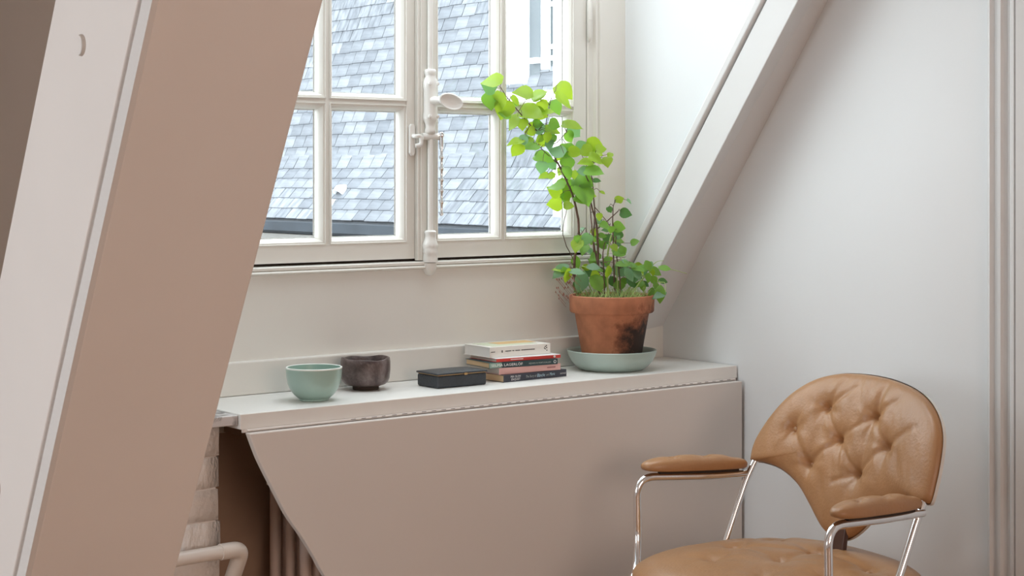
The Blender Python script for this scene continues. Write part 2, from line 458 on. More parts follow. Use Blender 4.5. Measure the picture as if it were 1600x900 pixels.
# ================================================================== window
win = empty('window_1', (2.33, 3.32, 1.058)); tag(win, 'white double casement window with small panes above the shelf', None, None, 'structure')
def wput(name, mb, m, parent=win, **k):
    o = put(name, mb, m, parent, **k)
    if parent is win: o.matrix_parent_inverse = Matrix.Translation((-2.33, -3.32, -1.058))
    return o
ZR = [(1.104, 1.430), (1.440, 1.757), (1.767, 2.086)]     # pane rows between the fillets
def sash(x0, x1, cols):
    """flat boards; panes between fillets get a mitred moulding and a pane each"""
    Y0, Y1 = 3.32, 3.352
    mb = MB()
    mb.box(x0, cols[0][0], Y0, Y1, 1.0645, 2.16).box(cols[-1][1], x1, Y0, Y1, 1.0645, 2.16)
    mb.box(cols[0][0], cols[-1][1], Y0, Y1, 1.0645, ZR[0][0]).box(cols[0][0], cols[-1][1], Y0, Y1, ZR[-1][1], 2.16)
    so = wput('sash', mb, 'wood')
    m2 = MB()
    for i in range(len(cols) - 1): m2.box(cols[i][1], cols[i+1][0], Y0 + .0015, Y1, ZR[0][0], ZR[-1][1])
    so2 = put('muntin', m2, 'wood', so)
    for a, b_ in zip(ZR[:-1], ZR[1:]):
        put('muntin', MB().box(cols[0][0], cols[-1][1], Y0 + .0018, Y1, a[1], b_[0]), 'wood', so)
    for cx0, cx1 in cols:
        for z0, z1 in ZR:
            put('glazing_moulding', MB().ring(cx0 - .0005, cx1 + .0005, z0 - .0005, z1 + .0005,
                [(0, 3.320), (.0, 3.3185), (.0022, 3.3180), (.0030, 3.3205), (.0065, 3.3215), (.0105, 3.3265), (.0135, 3.334), (.0150, 3.342), (.0150, 3.3455)]), 'wood', so, smooth=25)
            put('pane', MB().box(cx0 + .0145, cx1 - .0145, 3.3440, 3.3465, z0 + .0145, z1 - .0145), 'glass', so)
            put('putty', MB().ring(cx0, cx1, z0, z1, [(.0138, 3.3470), (.0172, 3.3478), (.010, 3.358), (0, 3.360)]), 'extwhite', so)
    return so
sash(1.790, 2.3345, [(1.866, 2.0855), (2.0965, 2.3115)])
sash(2.3365, 2.8755, [(2.3985, 2.5975), (2.6085, 2.833)])
# cover strip over the meeting stiles
wput('cover_strip', MB().box(2.334, 2.389, 3.306, 3.3195, 1.060, 2.16).box(2.341, 2.383, 3.3025, 3.306, 1.06, 2.16), 'wood', bevel=.0025)
# outer frame with its beads, both sides, head and foot
mb = MB()
for s_, xa in ((1, 2.8785), (-1, 1.787)):
    def X(d): return xa + s_ * d
    pr = [(0, 3.40), (0, 3.3195), (.004, 3.3175), (.012, 3.3185), (.020, 3.3185), (.024, 3.312), (.030, 3.3105), (.033, 3.3145), (.036, 3.3085), (.046, 3.3065), (.1225, 3.3065), (.1225, 3.40)]
    mb.prism([(X(a), b_) for a, b_ in pr], lambda a, b_, c_: (a, b_, c_), 1.059, 2.26)
mb.box(1.7, 3.0, 3.3185, 3.40, 2.162, 2.26)
wput('frame', mb, 'wood', smooth=24)
wput('frame_foot', MB().box(1.70, 3.0, 3.345, 3.40, 1.03, 1.0625), 'dark')
wput('outer_sill', MB().hexa([(1.68,3.40,1.0),(3.0,3.40,1.0),(3.0,3.56,.97),(1.68,3.56,.97),(1.68,3.36,1.068),(3.0,3.36,1.068),(3.0,3.56,1.03),(1.68,3.56,1.03)]), 'cornice')
struct('wall_outer', MB().box(.6, 1.70, 3.40, 3.50, -.3, 2.7).box(3.0, 3.4, 3.40, 3.50, -.3, 2.7).box(1.70, 3.0, 3.40, 3.50, 2.22, 2.7).box(1.70, 3.0, 3.41, 3.50, -.3, 1.0), 'extwhite', 'outer skin of the dormer wall')
# hinge knuckle on the right stile
wput('hinge', MB().lathe([(.0005, 1.606), (.0035, 1.612), (.0068, 1.620), (.0068, 1.664), (.0062, 1.6645), (.0068, 1.665), (.0068, 1.71), (.003, 1.72)], 14, (2.8795, 3.3105, 0)), 'wood', smooth=40)
wput('hinge', MB().lathe([(.0005, 2.006), (.0035, 2.012), (.0068, 2.020), (.0068, 2.064), (.0062, 2.0645), (.0068, 2.065), (.0068, 2.11), (.003, 2.12)], 14, (2.8795, 3.3105, 0)), 'wood', smooth=40)
# espagnolette bolt
ex, ey = 2.361, 3.2925
esp = wput('espagnolette_bolt', MB().lathe([(.0068, 1.11), (.0068, 2.15)], 14, (ex, ey, 0)), 'iron', smooth=40)
put('case', MB().lathe([(.010, 1.362), (.0135, 1.365), (.0135, 1.372), (.0118, 1.376), (.0125, 1.386), (.0165, 1.394), (.0178, 1.400), (.0170, 1.408), (.0160, 1.414), (.0160, 1.468), (.0172, 1.474), (.0178, 1.482), (.0160, 1.490), (.0120, 1.499), (.0128, 1.503), (.0140, 1.507), (.0140, 1.513), (.011, 1.516)], 22, (ex, ey, 0)), 'iron', esp, smooth=50)
for z in (1.403, 1.481):
    for sx_ in (-.011, .011): put('screw', MB().lathe([(.0045, -.002), (.0042, .002), (.001, .003)], 10, fn=lambda p, th: Vector((p.x, -p.z, p.y)), c=(ex + sx_, ey - .0145, z)), 'iron', esp, smooth=50)
put('base_socket', MB().lathe([(.0175, 1.056), (.0178, 1.066), (.0165, 1.076), (.0185, 1.081), (.0165, 1.086), (.0178, 1.092), (.0185, 1.098), (.0160, 1.105), (.0135, 1.113), (.0128, 1.121), (.0142, 1.125), (.0142, 1.129), (.010, 1.132)], 22, (ex, ey, 0)), 'iron', esp, smooth=50)
put('keep', MB().lathe([(.004, 1.024), (.011, 1.028), (.0165, 1.038), (.0175, 1.048), (.0170, 1.0545), (.006, 1.0550)], 20, (ex, ey + .004, 0)), 'iron', esp, smooth=50)
put('spindle', MB().tube([(ex, ey - .010, 1.4405), (ex + .006, ey - .030, 1.4415), (ex + .010, ey - .044, 1.4405)], [.0115, .0075, .009], 14), 'iron', esp, smooth=50)
# oval knob turned towards the room
ax = Vector((-.50, -.78, -.10)).normalized(); rt = Vector((.80, -.50, -.36)); rt = (rt - ax * rt.dot(ax)).normalized(); up = ax.cross(rt)
def knobfn(p, th): return rt * p.x + up * p.y * .62 + ax * p.z
mb = MB().lathe([(.002, -.006), (.016, -.005), (.0275, .000), (.0302, .004), (.0298, .0080), (.0270, .0092), (.0235, .0070), (.014, .0050), (.002, .0055)], 30, (ex + .0235, ey - .052, 1.438), knobfn)
put('knob', mb, 'iron', esp, smooth=50)
# keeper plate with hook on the left stile, guide collar, chrome stay rod with balls
kp = MB().prism([(2.3155, 1.316), (2.3200, 1.3095), (2.3270, 1.3095), (2.3315, 1.316), (2.3315, 1.379), (2.3270, 1.3855), (2.3200, 1.3855), (2.3155, 1.379)], lambda a, b_, c_: (a, c_, b_), 3.312, 3.320)
kpo = wput('keeper', kp, 'iron', bevel=.002)
put('hook', MB().tube(fillet([(2.3245, 3.313, 1.356), (2.3245, 3.299, 1.356), (2.337, 3.2965, 1.357), (2.3375, 3.296, 1.336), (2.3245, 3.302, 1.333)], .006), .0052, 10), 'iron', kpo, smooth=50)
put('collar', MB().tube([(2.340, 3.2955, 1.3555), (2.384, 3.2870, 1.3555)], .0085, 14), 'iron', esp, smooth=50)
pf = [(.002, 1.166), (.0048, 1.1685), (.0052, 1.172), (.0032, 1.1755)]
for z in (1.199, 1.226, 1.252, 1.279, 1.306): pf += [(.0032, z - .005), (.0048, z - .003), (.0056, z), (.0048, z + .003), (.0032, z + .005)]
pf += [(.0034, 1.325), (.0054, 1.326), (.0054, 1.353), (.003, 1.356)]
st = wput('stay_rod', MB().lathe(pf, 14, (2.386, 3.281, 0)), 'chrome', smooth=40)
put('rod_joint', MB().lathe([(.001, -.0075), (.0055, -.0055), (.0075, 0), (.0055, .0055), (.001, .0075)], 14, (2.386, 3.281, 1.359)).tube([(2.369, 3.2885, 1.3565), (2.386, 3.281, 1.3585)], .0052, 10), 'chrome', st, smooth=40)

# ================================================================== outside: slate roof across the yard
XE, ZE = 9.0, .82
K1, A1, A2 = .75, R(50), R(71)
def rp_(t, h=0.):
    if t < K1:
        a = A1; x, z = XE + t * math.cos(a), ZE + t * math.sin(a)
    else:
        a = A2; x, z = XE + K1 * math.cos(A1) + (t - K1) * math.cos(a), ZE + K1 * math.sin(A1) + (t - K1) * math.sin(a)
    return x - h * math.sin(a), z + h * math.cos(a)
roof = empty('slate_roof', (XE, 14, ZE)); tag(roof, 'steep roof of pale blue grey slates across the yard, seen through the window', 'roof')
inv = Matrix.Translation((-XE, -14, -ZE))
def rput(name, mb, m, **k):
    o = put(name, mb, m, roof, **k); o.matrix_parent_inverse = inv; return o
ya, yz = 5.0, 32.0
vs = []
for t in (-.05, K1, 4.35):
    x, z = rp_(t); vs += [(x, ya, z), (x, yz, z), (x + .25, yz, z - .1), (x + .25, ya, z - .1)]
rput('underlay', MB().add(vs, [(0,1,5,4), (4,5,9,8), (2,3,7,6), (6,7,11,10), (0,4,7,3), (4,8,11,7), (1,2,6,5), (5,6,10,9), (0,3,2,1), (8,9,10,11)]), 'underlay')
SW, SL, EXPO = .208, .225, .133
def slate_mesh(wd):
    h = .011
    q = MB(); q.box(-wd/2, wd/2, 0, SL, 0, h)      # x along the roof, y up the slope
    return q
smes = [slate_mesh(w_).mesh('slate') for w_ in (.203, .201, .196)]
for me in smes: me.materials.append(M['slate'])
allsl = []
rnd = random.Random(3)
for i in range(32):
    t = i * EXPO
    off = (i % 2) * .1 + rnd.uniform(-.03, .03)
    j = 0
    y = ya + off
    while y < yz:
        allsl.append((t, y, rnd.uniform(-.004, .004), rnd.randrange(3), rnd.uniform(-.012, .012), rnd.uniform(0, .004)))
        y += SW
allsl.sort(key=lambda q: abs(q[1] - 14.0) / 2.4 + abs(q[0] - 1.15) / 1.2 if abs(q[1] - 14.0) < 2.3 and q[0] < 2.35 else 10 + abs(q[1] - 14))
def slate_matrix(t, y, dt, rz, lift):
    x0, z0 = rp_(t + dt, .016 + lift); x1, z1 = rp_(t + dt + SL, .004)
    up = Vector((x1 - x0, 0, z1 - z0)).normalized(); al = Vector((0, -1, 0)); nn = al.cross(up)
    if nn.x > 0: nn = -nn; al = -al
    m3 = Matrix((al, up, nn)).transposed().to_4x4()
    return Matrix.Translation((x0, y, z0)) @ m3 @ Matrix.Rotation(rz, 4, 'Z')
rest = MB()
for k, (t, y, dt, mi, rz, lift) in enumerate(allsl):
    mw = slate_matrix(t, y, dt, rz, lift)
    if k < 300:
        o = bpy.data.objects.new('slate', smes[mi]); COL.objects.link(o); o.parent = roof; o.matrix_parent_inverse = inv; o.matrix_basis = mw
    else:
        q = slate_mesh((.203, .201, .196)[mi]); rest.add([mw @ Vector(p) for p in q.v], q.f)
tag(rput('slate_field', rest, 'slates'), kind='stuff')
gx, gz = rp_(-.06)
pr = [(gx - .12, gz + .03), (gx - .10, gz - .06), (gx - .03, gz - .09), (gx + .05, gz - .05), (gx + .06, gz + .02), (gx + .03, gz), (gx - .03, gz - .05), (gx - .08, gz - .03), (gx - .105, gz + .035)]
rput('gutter', MB().prism(pr, lambda a, b_, c_: (a, c_, b_), ya, yz), 'zinc', smooth=35)
rput('cornice', MB().box(XE - .02, XE + .5, ya, yz, -5.95, gz - .10).box(XE - .22, XE + .1, ya, yz, gz - .30, gz - .17), 'cornice')
struct('ground', MB().box(-20, 40, 3.6, 60, -6.1, -6), 'cornice', 'paved yard far below the window')
# white hood and flashing low on the slates
x, z = rp_(.36, .02)
vent = empty('roof_vent', (x, 14.38, z)); tag(vent, 'small white vent hood with flashing low on the slate roof', 'vent')
mb = MB(); vs = []; fs = []
for i, (dt, hh, rr) in enumerate(((0, .0, .070), (.06, .0, .070), (.12, -.03, .045))):
    for k in range(9):
        th = math.pi * k / 8
        px, pz = rp_(.32 + dt, .02 + hh + math.sin(th) * rr * 1.1)
        vs.append((px - x, math.cos(th) * rr, pz - z))
    if i:
        for k in range(8): fs.append(((i-1)*9 + k, (i-1)*9 + k + 1, i*9 + k + 1, i*9 + k))
hood = put('hood', MB().add(vs, fs), 'extwhite', vent, smooth=50)
md = hood.modifiers.new('thick', 'SOLIDIFY'); md.thickness = .008
p = [rp_(t_, hh) for t_, hh in ((.12, .026), (.25, .028), (.25, .036), (.12, .034))]
put('flashing', MB().prism(p, lambda a, b_, c_: (a - x, c_, b_ - z), -.02, .13), 'extwhite', vent)

# white dormer with a window on the slate roof, and the white wall beside it
DX = 9.70
dm = empty('roof_dormer', (DX, 11.4, 1.85)); tag(dm, 'white dormer with a tall narrow window on the slate roof', 'dormer')
inv2 = Matrix.Translation((-DX, -11.4, -1.85))
def dput(name, mb, m, parent=dm, **k):
    o = put(name, mb, m, parent, **k)
    if parent is dm: o.matrix_parent_inverse = inv2
    return o
dput('wall', MB().box(DX, 11.2, 12.02, 12.36, 1.85, 4.4).box(DX, 11.2, 10.2, 11.50, 1.85, 4.4).box(DX, 11.2, 11.50, 12.02, 1.85, 2.03).box(DX, 11.2, 11.50, 12.02, 3.9, 4.4).box(DX + .35, 11.2, 11.5, 12.02, 2.03, 3.9), 'extwhite')
dput('sill_board', MB().box(DX - .08, DX + .1, 10.3, 12.4, 1.94, 2.03), 'extwhite')
dput('reveal_shade_strip', MB().box(DX + .03, DX + .06, 11.87, 12.02, 2.03, 3.9), 'extgrey')  # grey strip put in for the side shading of the recess
dput('shelf_ledge', MB().box(DX - .02, DX + .04, 11.86, 11.97, 2.285, 2.335), 'extwhite')
fo = dput('window_frame', MB().box(DX + .04, DX + .10, 11.74, 11.87, 2.03, 3.9).box(DX + .04, DX + .10, 11.50, 11.645, 2.03, 3.9), 'extwhite')
for a, b_ in ((2.03, 2.305), (2.345, 2.405), (2.45, 2.79), (2.83, 3.2), (3.24, 3.9)):
    put('pane', MB().box(DX + .048, DX + .06, 11.640, 11.745, a, b_), 'extglass', fo).matrix_parent_inverse = Matrix()
for z in (2.325, 2.4275, 2.81, 3.22):
    put('glazing_bar', MB().box(DX + .036, DX + .10, 11.640, 11.745, z - .021, z + .021), 'extwhite', fo)
wb = put('chimney_wall', MB().box(9.06, 11, 9.4, 10.88, -.2, 4.4).box(8.98, 9.1, 9.4, 10.92, 3.6, 3.75), 'extwhite'); tag(wb, 'plain white wall rising beside the dormer on the slate roof', 'wall')

# ================================================================== brick pier, slab, pipe, radiator
BR = struct('wall_brick', MB().box(1.20, 1.664, 3.0655, 3.30, 0, .757), 'mortar', 'whitewashed brick pier under the marble slab')
rnd = random.Random(8)
bms = []
for k in range(5):
    bm = bmesh.new(); bmesh.ops.create_cube(bm, size=1)
    for v in bm.verts: v.co = Vector((v.co.x * .205, v.co.y * .09, v.co.z * .0615))
    bmesh.ops.subdivide_edges(bm, edges=bm.edges[:], cuts=2, use_grid_fill=True)
    for v in bm.verts:
        q = v.co * 14 + Vector((k * 9.1, 0, 0))
        v.co += Vector((noise.noise(q), noise.noise(q + Vector((5, 0, 0))), noise.noise(q + Vector((0, 5, 0))))) * .0032
    me = bpy.data.meshes.new('brick'); bm.to_mesh(me); bm.free(); me.materials.append(M['brick'])
    for p in me.polygons: p.use_smooth = True
    bms.append(me)
z = .757 - .031; row = 0
while z > .03:
    x = 1.677 - .1025 - (0 if row % 2 else 0)
    first = True
    shift = .1 if row % 2 else 0
    x = 1.672 - .1025 + rnd.uniform(-.004, .004)
    if shift:
        o = bpy.data.objects.new('brick', bms[rnd.randrange(5)]); COL.objects.link(o); o.parent = BR
        o.location = (1.672 - .051 + rnd.uniform(-.004, .004), 3.107 + rnd.uniform(-.002, .002), z); o.scale = (.5, 1, 1)
        x -= .108
    while x > 1.2:
        o = bpy.data.objects.new('brick', bms[rnd.randrange(5)]); COL.objects.link(o); o.parent = BR
        o.location = (x, 3.107 + rnd.uniform(-.002, .002), z); o.rotation_euler = (rnd.uniform(-.02, .02), rnd.uniform(-.012, .012), math.pi * rnd.randrange(2))
        x -= .2135
    z -= .0645; row += 1

sl = put('marble_slab', MB().box(1.30, 1.6965, 3.032, 3.276, .7575, .7775), 'marble', bevel=.002)
tag(sl, 'grey veined marble slab on the brick pier beside the shelf', 'slab')

pp = empty('heating_pipe', (1.45, 3.02, .5)); tag(pp, 'painted heating pipe with an elbow in front of the brick pier', 'pipe')
inv = Matrix.Translation((-1.45, -3.02, -.5))
o = put('pipe_run', MB().tube([(.95, 3.02, .5), (1.675, 3.02, .510)], .0142, 18), 'pipe', pp, smooth=40); o.matrix_parent_inverse = inv
pth = fillet([(1.650, 3.02, .5097), (1.700, 3.02, .5103), (1.698, 3.085, .40)], .030, 8)
o = put('elbow', MB().tube(pth, [.0165] * len(pth), 18), 'pipe', pp, smooth=40); o.matrix_parent_inverse = inv
o = put('pipe_drop', MB().tube([(1.6985, 3.072, .42), (1.702, 3.15, .27), (1.705, 3.16, .10), (1.72, 3.16, .02)], .0142, 18), 'pipe', pp, smooth=40); o.matrix_parent_inverse = inv

rad = empty('radiator', (2.4, 3.17, .0)); tag(rad, 'ribbed painted radiator in the recess behind the hanging table leaf', 'radiator')
sec = MB()
for yy in (-.062, 0, .062):
    sec.tube(fillet([(0, yy, .09), (0, yy, .115), (0, yy, .60), (0, yy, .62)], .01), .013 if abs(yy) > .01 else .011, 10)
sec.box(-.014, .014, -.078, .078, .075, .12).box(-.014, .014, -.078, .078, .585, .635)
me = sec.mesh('section'); me.materials.append(M['rad'])
for p in me.polygons: p.use_smooth = True
me.set_sharp_from_angle(angle=R(40))
for i in range(30):
    o = bpy.data.objects.new('section', me); COL.objects.link(o); o.parent = rad; o.location = (1.902 + i * .0292 - 2.4, 0, 0)
for xx in (1.95, 2.70): put('foot', MB().box(xx - 2.4 - .015, xx - 2.4 + .015, -.06, .06, 0, .08), 'rad', rad)

# ================================================================== shelf with the hanging leaf
tb = empty('folding_table', (2.41, 3.15, 0)); tag(tb, 'cream painted window shelf with a folded down table leaf with one curved edge', 'table')
inv = Matrix.Translation((-2.41, -3.15, 0))
def tput(name, mb, m, parent=tb, **k):
    o = put(name, mb, m, parent, **k)
    if parent is tb: o.matrix_parent_inverse = inv
    return o
tput('shelf_board', MB().box(1.698, 3.1265, 3.024, 3.2995, .749, .78), 'shelf', bevel=.0015)
cv = spline([(1.7045, .7432, 0), (1.7165, .713, 0), (1.730, .6826, 0), (1.7597, .6275, 0), (1.7942, .5661, 0), (1.8291, .5184, 0), (1.8598, .4707, 0), (1.8831, .4316, 0), (1.955, .33, 0), (2.05, .235, 0), (2.18, .16, 0), (2.32, .13, 0)], 5)
poly = [(p.x, p.y) for p in cv] + [(3.1205, .13), (3.1205, .7432)]
tput('table_leaf', MB().prism(poly, lambda a, b_, c_: (a, c_, b_), 3.0, 3.0185), 'leafp', bevel=.0022)
hg = MB().tube([(1.712, 3.0228, .7461), (3.116, 3.0228, .7461)], .0028, 10)
hd = MB().box(1.702, 3.122, 3.0238, 3.0275, .7425, .7493)
sl_ = MB(); x = 1.96
while x < 3.10:
    sl_.box(x, x + .0115 - .004 * noise.noise((x * 40, 0, 0)), 3.0198, 3.0206, .7466, .7476)
    x += .0262
ho = tput('piano_hinge', hg, 'leafp', smooth=40)
put('hinge_leaf', hd, 'leafp', ho)
put('knuckle_slots', sl_, 'dark', ho)
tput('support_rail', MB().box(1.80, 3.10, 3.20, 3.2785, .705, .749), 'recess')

# ================================================================== things on the shelf
ZS = .7802
def bowl(name, loc, outer, inner, m, label, rimm=None, foot=None, fn=None, n=48, footm=None):
    e = empty(name, loc); tag(e, label, 'bowl')
    put('bowl_body', MB().lathe(outer + inner, n, fn=fn), m, e, smooth=60)
    if foot: put('foot_ring', MB().lathe(foot, n), footm or m, e, smooth=40)
    if rimm:
        rr, rz = outer[-1]
        put('rim', MB().lathe([(rr + .0004, rz - .0022), (rr + .0002, rz + .0004), (rr - .0016, rz + .0012), (rr - .0034, rz + .0002), (rr - .0038, rz - .0022)], n, fn=fn, cap=False), rimm, e, smooth=60)
    return e
bowl('tea_bowl', (1.9320, 3.1225, ZS), [(.030, .004), (.034, .0045), (.0435, .013), (.0515, .024), (.0565, .036), (.0590, .050), (.0600, .0625), (.0602, .0705)],
     [(.0565, .0705), (.0560, .060), (.053, .040), (.045, .022), (.032, .012), (.002, .010)], 'celadon', 'round celadon green bowl with a pale rim on the shelf', 'celrim',
     [(.0305, .000), (.0318, .001), (.0318, .006), (.026, .006), (.026, .001)])
def wav(p, th):
    k = 1 + .010 * math.cos(4 * th + .5) + .005 * math.sin(5 * th + 1.)
    zz = p.z + (.0016 * math.sin(2 * th + 2.2) + .0010 * math.sin(5 * th)) * max(0, (p.z - .03) / .04)
    return Vector((p.x * k, p.y * k, zz))
bowl('tea_bowl', (2.1215, 3.2085, ZS), [(.027, .007), (.034, .0085), (.0455, .0125), (.0515, .0185), (.0545, .026), (.0560, .045), (.0562, .060), (.0550, .0700)],
     [(.0530, .0712), (.0508, .0700), (.0500, .055), (.048, .025), (.038, .015), (.002, .013)], 'raku', 'mottled dark brown tea bowl on a small foot behind the green bowl', None,
     [(.0290, .000), (.0298, .001), (.0298, .0085), (.024, .0085), (.024, .001)], wav, footm='dark')

# black leather box
bx = empty('leather_box', (2.3195, 3.149, ZS), R(-1.2)); tag(bx, 'flat black leather box with a thin gilt edged lid beside the books', 'box')
put('box_body', MB().box(-.0690, .0690, -.042, .042, 0, .0290), 'blackleather', bx, bevel=.005, seg=3)
put('lining_edge', MB().box(-.0672, .0672, -.0402, .0402, .0285, .0310), 'brass', bx)
bm = bmesh.new(); bmesh.ops.create_grid(bm, x_segments=14, y_segments=8, size=.5)
for v in bm.verts:
    a, b_ = v.co.x * 2, v.co.y * 2
    v.co = Vector((v.co.x * .141, v.co.y * .087, .0342 + .0032 * (1 - a**4) * (1 - b_**4)))
me = bpy.data.meshes.new('lid'); bm.to_mesh(me); bm.free()
lid = put('lid', me, 'blackleather', bx, smooth=50)
md = lid.modifiers.new('thick', 'SOLIDIFY'); md.thickness = .0042; md.offset = -1
md = lid.modifiers.new('bevel', 'BEVEL'); md.width = .0014; md.segments = 2; md.limit_method = 'ANGLE'
put('clasp', MB().box(.004, .013, -.0442, -.0415, .0270, .0318), 'brass', bx, bevel=.001)

# ------------------------------------------------------------------ books
def flat(name, c_, r_=.5): M[name] = mat(name, c_, r_)
flat('paper_white', (.80, .79, .77), .8); flat('paper_tan', (.70, .50, .30), .85); flat('paper_cream', (.66, .60, .54), .85)
flat('cover_white', (.80, .78, .73), .4); flat('cover_red', (.60, .055, .045), .4); flat('cover_green', (.025, .055, .062), .45); flat('cover_pink', (.72, .42, .39), .5); flat('cover_navy', (.035, .037, .055), .4)
flat('ink_dark', (.03, .03, .03), .6); flat('ink_white', (.85, .85, .84), .6); flat('ink_blue', (.50, .70, .80), .6); flat('ink_grey', (.42, .47, .44), .6); flat('ink_rose', (.38, .17, .16), .6)
flat('cover_art', (.62, .66, .50), .5); flat('cover_art_warm', (.72, .48, .22), .5); flat('cover_art_green', (.25, .38, .32), .5); flat('cover_top_white', (.86, .86, .86), .4)
def book(p0, p1, z, th, wd, cm, pm, label, top=None, spine_h=None):
    """spine from p0 to p1 (front edge), pages behind it"""
    d = Vector((p1[0] - p0[0], p1[1] - p0[1], 0)); L = d.length
    e = empty('book', (p0[0], p0[1], z), math.atan2(d.y, d.x)); tag(e, label, 'book', 'books stacked on the shelf')
    c_ = .0009
    cov = MB().prism([(0, 0), (wd, 0), (wd, c_), (.0012, c_), (.0012, th - c_), (wd, th - c_), (wd, th), (0, th)], lambda a, b_, q: (q, a, b_), 0, L)
    co = put('cover', cov, cm, e, bevel=.0004)
    put('pages', MB().box(.0022, L - .0022, .0013, wd - .002, c_ + .0001, th - c_ - .0001), pm, e)
    if top: put('top_cover', MB().box(0, L, 0, wd, th - .0001, th + .0003), top, e)
    return e, co, L
def letter(co, body, x, z, size, m, shear=0., sx=1.):
    me = text_mesh(body, size, shear); me.materials.append(M[m])
    o = bpy.data.objects.new('lettering', me); COL.objects.link(o); o.parent = co
    o.location = (x, -.0004, z); o.rotation_euler = (R(90), 0, 0); o.scale = (sx, 1, 1)
    return o
def dash(co, segs, z0, z1, m, name='small_print'):
    mb = MB()
    for a, b_ in segs: mb.box(a, b_, -.0005, 0, z0, z1)
    put(name, mb, m, co)
z = ZS
e, co, L = book((2.4404, 3.1102), (2.6386, 3.1182), z, .0168, .128, 'cover_navy', 'paper_tan', 'dark navy paperback with white lettering at the bottom of the stack')
letter(co, 'PER OLOV', .021, .0094, .0068, 'ink_white'); letter(co, 'ENQUIST', .023, .0030, .0068, 'ink_white')
letter(co, 'The Story of', .068, .0062, .0080, 'ink_grey', .2, .8); letter(co, 'Blanche', .1030, .0052, .0112, 'ink_blue', .35, .72); letter(co, 'and', .1325, .0062, .0070, 'ink_grey', .2, .8); letter(co, 'Marie', .1430, .0058, .0098, 'ink_blue', .35, .75)
letter(co, 'VINTAGE', .1770, .0062, .0046, 'ink_white')
z += .0172
e, co, L = book((2.4360, 3.1215), (2.6185, 3.1165), z, .0150, .122, 'cover_pink', 'paper_cream', 'soft pink paperback just above the navy one')
dash(co, [(.142 + i * .0032, .1448 + i * .0032) for i in range(8)], .0062, .0092, 'ink_rose')
z += .0154
e, co, L = book((2.4130, 3.1300), (2.6010, 3.1060), z, .0132, .112, 'cover_green', 'paper_tan', 'dark green paperback with pale capital lettering in the middle of the stack')
put('cover_picture', MB().box(.0005, .034, -.0003, 0, .0006, .0125), 'cover_art_green', co)
letter(co, 'SELMA LAGERLÖF', .0055, .0036, .0086, 'ink_white', 0, 1.26); letter(co, 'KEJSARN AV PORTUGALLIEN', .1085, .0044, .0052, 'ink_grey', 0, .92)
put('publisher_mark', MB().lathe([(.0026, 0), (.0036, 0), (.0036, .0005), (.0026, .0005), (.0026, 0)], 16, (.1815, 0, .0066), lambda p, th: Vector((p.x, -p.z, p.y)), cap=False), 'ink_white', co)
z += .0136
e, co, L = book((2.4330, 3.1280), (2.6160, 3.1130), z, .0078, .118, 'cover_red', 'paper_cream', 'thin red paperback with a white cover under the white book', 'cover_top_white')
dash(co, [(.040 + i * .0036, .0426 + i * .0036) for i in range(10)], .0032, .0052, 'ink_white')
put('publisher_mark', MB().lathe([(.0001, 0), (.0034, 0), (.0034, .0005), (.0001, .0005)], 16, (.1655, 0, .004), lambda p, th: Vector((p.x, -p.z, p.y * .75))), 'ink_white', co)
z += .0084
e, co, L = book((2.4300, 3.1500), (2.6085, 3.1425), z, .0245, .108, 'cover_white', 'paper_white', 'thick white paperback on top of the stack')
put('cover_picture', MB().box(.018, .150, .014, .098, .0245, .0249), 'cover_art', e); put('cover_picture', MB().box(.060, .170, .045, .092, .0247, .0251), 'cover_art_warm', e)
dash(co, [(.004 + i * .003, .0062 + i * .003) for i in range(4)], .0125, .0142, 'ink_dark'); dash(co, [(.0345, .0372)], .0105, .0160, 'ink_dark', 'publisher_mark')
dash(co, [(.0455 + i * .0029, .0475 + i * .0029) for i in range(30) if i not in (6, 9, 15)], .0122, .0145, 'ink_dark')
mk = MB()
for a, b_ in ((.163, .0175), (.1665, .0195), (.1672, .0145), (.1632, .0118), (.1678, .0085), (.1605, .0140)): mk.lathe([(.0001, 0), (.0015, 0), (.0015, .0005), (.0001, .0005)], 10, (a, 0, b_), lambda p, th: Vector((p.x, -p.z, p.y)))
put('publisher_mark', mk, 'ink_dark', co)

# ------------------------------------------------------------------ saucer, pot and plant
PC = (2.821, 3.1590)
sa = put('plant_saucer', MB().lathe([(.070, .000), (.078, .0015), (.0905, .010), (.1010, .022), (.1085, .036), (.1112, .0455), (.1118, .0485), (.1105, .0498), (.1085, .0490), (.1065, .044), (.098, .028), (.085, .0160), (.02, .0115), (.001, .0115)], 64), 'saucer', smooth=50)
sa.location = (PC[0], PC[1], ZS); tag(sa, 'wide pale green ceramic saucer under the terracotta pot', 'saucer')
PL = empty('potted_plant', (PC[0], PC[1], .7925), R(-38.4)); tag(PL, 'leafy light green shrub in a stained terracotta pot on the shelf corner', 'plant')
put('terracotta_pot', MB().lathe([(.066, .000), (.0705, .002), (.0925, .128), (.0945, .1300), (.1020, .1305), (.1050, .134), (.1062, .166), (.1058, .1718), (.1035, .1738), (.098, .1725), (.0955, .168), (.0930, .140), (.085, .10), (.06, .05), (.01, .04)], 64), 'terracotta', PL, smooth=40)
vs = []; fs = []; n = 40
for i in range(9):
    r_ = .0955 * i / 8
    for k in range(n):
        th = 2 * math.pi * k / n
        vs.append((r_ * math.cos(th), r_ * math.sin(th), .163 + .009 * noise.noise((r_ * math.cos(th) * 40, r_ * math.sin(th) * 40, 0)) + .006 * (1 - i / 8)))
    if i:
        for k in range(n): fs.append(((i-1)*n + k, (i-1)*n + (k+1) % n, i*n + (k+1) % n, i*n + k))
put('soil', MB().add(vs, fs), 'soil', PL, smooth=60)

